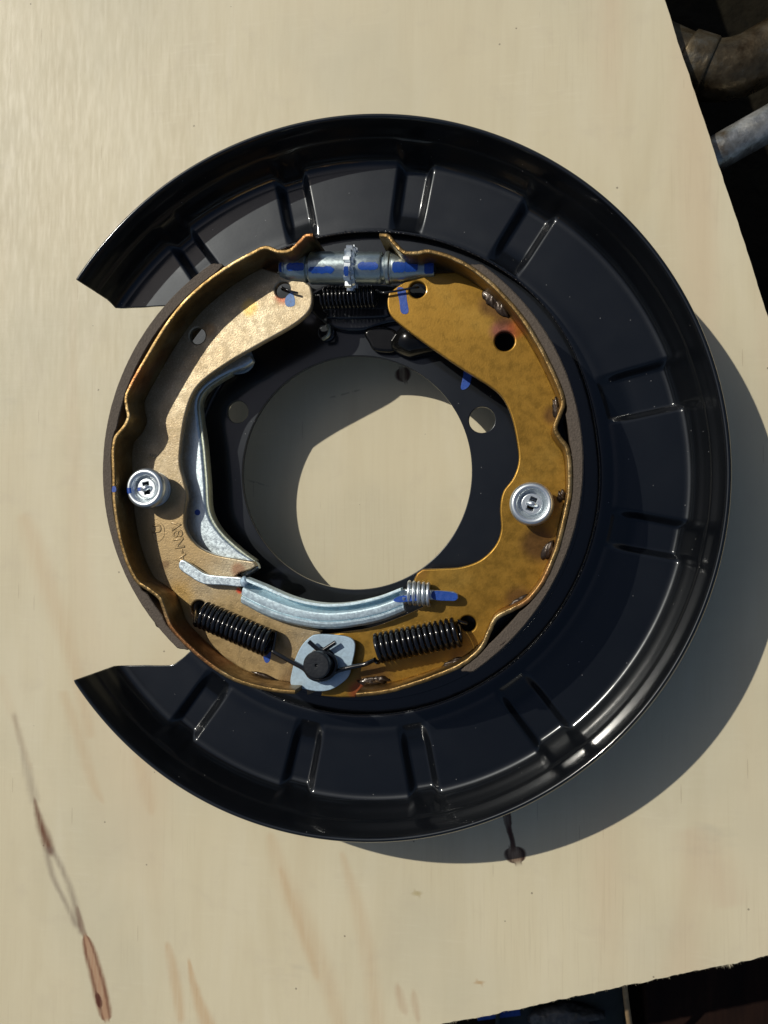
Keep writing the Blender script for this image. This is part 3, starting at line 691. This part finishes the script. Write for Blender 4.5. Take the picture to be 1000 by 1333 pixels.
# ---- push strut over both shoes
inn = cr(pxl([(320, 752), (345, 762), (380, 777), (415, 785), (450, 785), (490, 777), (522, 765)], .05730), 8)
ou = cr(pxl([(315, 786), (350, 804), (390, 815), (430, 819), (468, 815), (500, 808), (528, 797)], .05430), 8)
prof = [(0, .0519), (0, .0577), (.01, .0582), (.04, .0584), (.10, .0584), (.125, .0578), (.14, .0545), (.17, .0526), (.23, .0520), (.28, .0528), (.33, .0560), (.37, .0577), (.42, .0580), (.56, .0579), (.645, .0575),
        (.660, .0566), (.680, .0566), (.705, .0574), (.78, .0573), (.90, .0564), (.97, .0550), (1.0, .0536), (1.0, .0519)]
vs, fs = [], []; K = len(prof)
for i, (a, b) in enumerate(zip(inn, ou)):
    f = i / (len(inn) - 1); jz = .00010 * sin(i * 1.3) + .00008 * sin(i * 2.9)
    for j, (s_, z) in enumerate(prof):
        kk = 0 if j in (0, K - 1) else jz * (1 if s_ > .5 else .3)
        vs.append((a[0] + (b[0] - a[0]) * s_, a[1] + (b[1] - a[1]) * s_, z + kk))
for i in range(len(inn) - 1):
    for j in range(K): fs.append((i * K + j, i * K + (j + 1) % K, (i + 1) * K + (j + 1) % K, (i + 1) * K + j))
fs.append(tuple(range(K))[::-1]); fs.append(tuple((len(inn) - 1) * K + j for j in range(K)))
strut = obj('push_strut', vs, fs, M_STRUT, BR, sharp=24)
plate('strut_tab', [cr(pxl([(233, 733), (238, 729), (252, 737), (268, 747), (290, 750), (316, 752), (322, 758), (316, 764), (290, 762), (264, 760), (246, 750), (234, 741)], .05480), 4, True)], .05210, .05490, .0005, M_ZINC, strut)
tab = P(318, 757, .05780); lump('peened_end', tab, PX(6), PX(7), .0012, 0, M_PLATE, strut, 31)
neck = plate('strut_tip', [pxl([(520, 768), (535, 766), (560, 768), (590, 770), (596, 773), (597, 779), (591, 783), (560, 781), (535, 783), (520, 790)], .05480)], .05210, .05510, .0006, M_ZINC, strut)
mark([(564, 769.5), (588, 771), (595, 774), (595, 780), (588, 782), (564, 780)], .05530, strut, th=.0001)
mark([(512, 781), (520, 776), (532, 775), (545, 774), (545, 781), (530, 783), (518, 784)], .05800, strut, th=.0001)
a, b = P(528, 771, .05410), P(560, 774, .05410)
tube('strut_spring', coilpts(a, b, PX(14), 5.2, 26, .4), PX(2.4), M_ZINC2, strut, 10)

# ---- return springs
def spring(pa, pb, Rpx, turns, wpx, tails, z, name='return_spring', ph=0.0, par=BR, zb=None):
    a, b = P(*pa, z), P(*pb, zb or z); R = PX(Rpx)
    body = coilpts(a, b, R, turns, 24, ph)
    t0, t1 = tails
    pts = [Vector(q) for q in t0] + body + [Vector(q) for q in t1]
    return tube(name, pts, PX(wpx), M_SPRING, par, 10)
def P3(l): return [P(u, v, z) for u, v, z in l]
zc = ZW1 + .0058; zt_ = .05850
spring((262, 799), (352, 838), 16.5, 15.5, 3.0, (P3([(258, 791, .04230), (257, 788, .04930)]), cr(P3([(355, 848, .05730), (364, 853, .05750), (380, 862, .05770), (396, 871, .05790), (404, 881, .05810), (416, 885, .05820), (430, 880, .05830), (437, 868, .05840),
       (434, 856, .05850), (424, 850, .05860), (415, 846, .05860), (402, 835, .05870)]), 5)), zc, ph=1.0)
spring((598, 822), (488, 845), 17.5, 15.5, 3.0, (P3([(609, 812, .04230), (606, 811, .05130)]), cr(P3([(481, 862, .05730), (474, 865, .05690), (455, 869, .05670), (438, 874, .05650), (424, 884, .05650), (408, 881, .05650), (400, 870, .05670), (403, 857, .05710),
       (412, 851, .05750), (420, 847, .05790), (437, 836, .05810)]), 5)), zc, ph=2.4)
sp3 = spring((420, 388), (489, 386), 14.5, 13.5, 1.5, (cr(P3([(388, 381.5, .0522), (379, 379, .0522), (371, 376, .0516), (367, 374, .048), (370, 378, .0435), (396, 386, .0425)]), 4),
       cr(P3([(490, 378, .0470), (494, 380, .0505), (499, 381, .0522), (515, 379, .0522), (536, 375, .0522), (544, 374, .0500), (545, 374, .045)]), 4)), .0430)

# ---- anchor plate and pin
ap = plate('anchor_plate', [cr(pxl([(404, 829), (412, 826), (430, 826), (452, 829), (461, 835), (462, 846), (458, 865), (454, 880), (444, 890), (430, 898), (414, 900), (396, 897), (382, 894), (378, 888), (380, 874), (385, 856), (393, 840)], .05490), 5, True)],
           .05330, .05490, .0003, M_PLATE, BR)
ac = P(412, 866, .06480)
lathe('anchor_pin', [(0, .06430), (.0003, .06440), (.0007, .06520), (.0030, .06530), (.0050, .06520), (.0055, .06480), (.0056, .06410), (.0056, .06250), (.0049, .06190), (.0049, .05530), (.0060, .05490), (.0060, .0270)], (ac.x, ac.y, 0), M_PIN, BR, sharp=35)

# ---- adjuster between the upper ends of the shoes
za = .0495; A0, A1 = P(378, 349, za), P(578, 349, za); ax = (A1 - A0).normalized()
def hx(u): p = P(u, 349, za); return (p - A0).dot(ax)
def seg(name, prof, m, par, n=48, sharp=35): return lathe(name, [(r, hx(u)) for u, r in prof], A0, m, par, ax, n, sharp)
adj = seg('adjuster_sleeve', [(404, .004), (404.5, .0065), (406, .0069), (452, .0069), (453, .0065), (453, .003)], M_ADJ, BR)
seg('adjuster_socket', [(366, .0001), (366, .0040), (373, .0052), (378, .0056), (398, .0061), (400, .0061), (402, .0054), (405, .0054)], M_ADJ, adj)
seg('adjuster_sleeve', [(465, .003), (465, .0064), (466, .0067), (496, .0067), (498, .0064), (498, .0055)], M_ADJ, adj)
seg('adjuster_collar', [(497, .0054), (503, .0054), (503, .0066), (504.5, .0070), (508, .0070), (510, .0064), (512, .0064)], M_ADJ, adj)
seg('adjuster_socket', [(511, .0062), (514, .0064), (530, .0057), (547, .0044), (549, .0042), (566, .0039), (568, .0001)], M_ADJ, adj)
# star wheel
vs, fs = [], []; NTT = 14; nseg = NTT * 6; u_ = Vector((0, 0, 1)); s2 = Vector(ax).cross(u_)
for u, k in ((452, .7), (453, 1), (461, 1), (462, .9), (465, .86), (466, .5)):
    for j in range(nseg):
        a_ = 2 * pi * j / nseg + .25; t = (j % 6) / 6; rr = (.0096 if t < .45 else .0078) * (k if k > .8 else k)
        vs.append(A0 + ax * hx(u) + (u_ * cos(a_) + s2 * sin(a_)) * rr)
for i in range(5):
    for j in range(nseg): fs.append((i * nseg + j, i * nseg + (j + 1) % nseg, (i + 1) * nseg + (j + 1) % nseg, (i + 1) * nseg + j))
obj('star_wheel', vs, fs, M_ZINC2, adj, sharp=30)
def cylmark(u0, u1, r0, r1, a0, a1, wob=.06, m=M_BLUE, sd=1):
    rn = random.Random(sd); vs, fs = [], []; n = 14; q = 6
    for i in range(n + 1):
        f = i / n; u = u0 + (u1 - u0) * f; r = r0 + (r1 - r0) * f + .00013; w0 = rn.uniform(-wob, wob) * .4; w1 = rn.uniform(-wob, wob) * .4
        e = .3 * (1 - smoothstep(min(f, 1 - f) * 8))
        for j in range(q + 1):
            a_ = (a0 + w0 + e * .5) + ((a1 + w1 - e * .5) - (a0 + w0 + e * .5)) * j / q
            vs.append(A0 + ax * hx(u) + (u_ * cos(a_) + s2 * sin(a_)) * r)
    for i in range(n):
        for j in range(q): k = q + 1; fs.append((i * k + j, i * k + j + 1, (i + 1) * k + j + 1, (i + 1) * k + j))
    return obj('paint_mark', vs, fs, m, adj)
# angle 0 is up; the sign of the angle picks the far (north) side
cylmark(407, 440, .0069, .0069, .22, .62, .1, sd=2); cylmark(470, 496, .0067, .0067, -.05, .42, sd=3)
cylmark(514, 530, .0064, .0057, -.1, .6, sd=4); cylmark(529, 546, .0057, .0045, -.2, .6, sd=14); cylmark(378, 401, .0057, .0061, -.05, .5, sd=5)
cylmark(554, 566, .0041, .0038, -.6, .9, sd=6); cylmark(367, 374, .0041, .0052, -.2, .7, sd=7); cylmark(454, 460, .0097, .0097, .25, .65, sd=8)

# ---- cable guide on the backing plate
cg = plate('cable_guide', [cr(pxl([(474, 432), (480, 446), (486, 455), (500, 458), (514, 456), (520, 440), (512, 428), (490, 424)], .0312), 5, True)], .0268, .0312, .0014, M_RUBBER, BR, res=4)
tube('cable_boot', cr(P3([(512, 449, .0295), (518, 448, .0300), (530, 445, .0300), (548, 442, .0295), (575, 438, .0290), (600, 432, .029)]), 6), lambda t: .0026 + .0048 * smoothstep(t * 2.2), M_RUBBER, cg, 28)
tube('lit_crescent', cr(P3([(427, 424, .0325), (429, 430, .034), (427, 437, .034), (421, 441, .032)]), 5), .0009, M_GREEN, BR, 8)  # added hook shape standing in for a small lit crescent on the plate
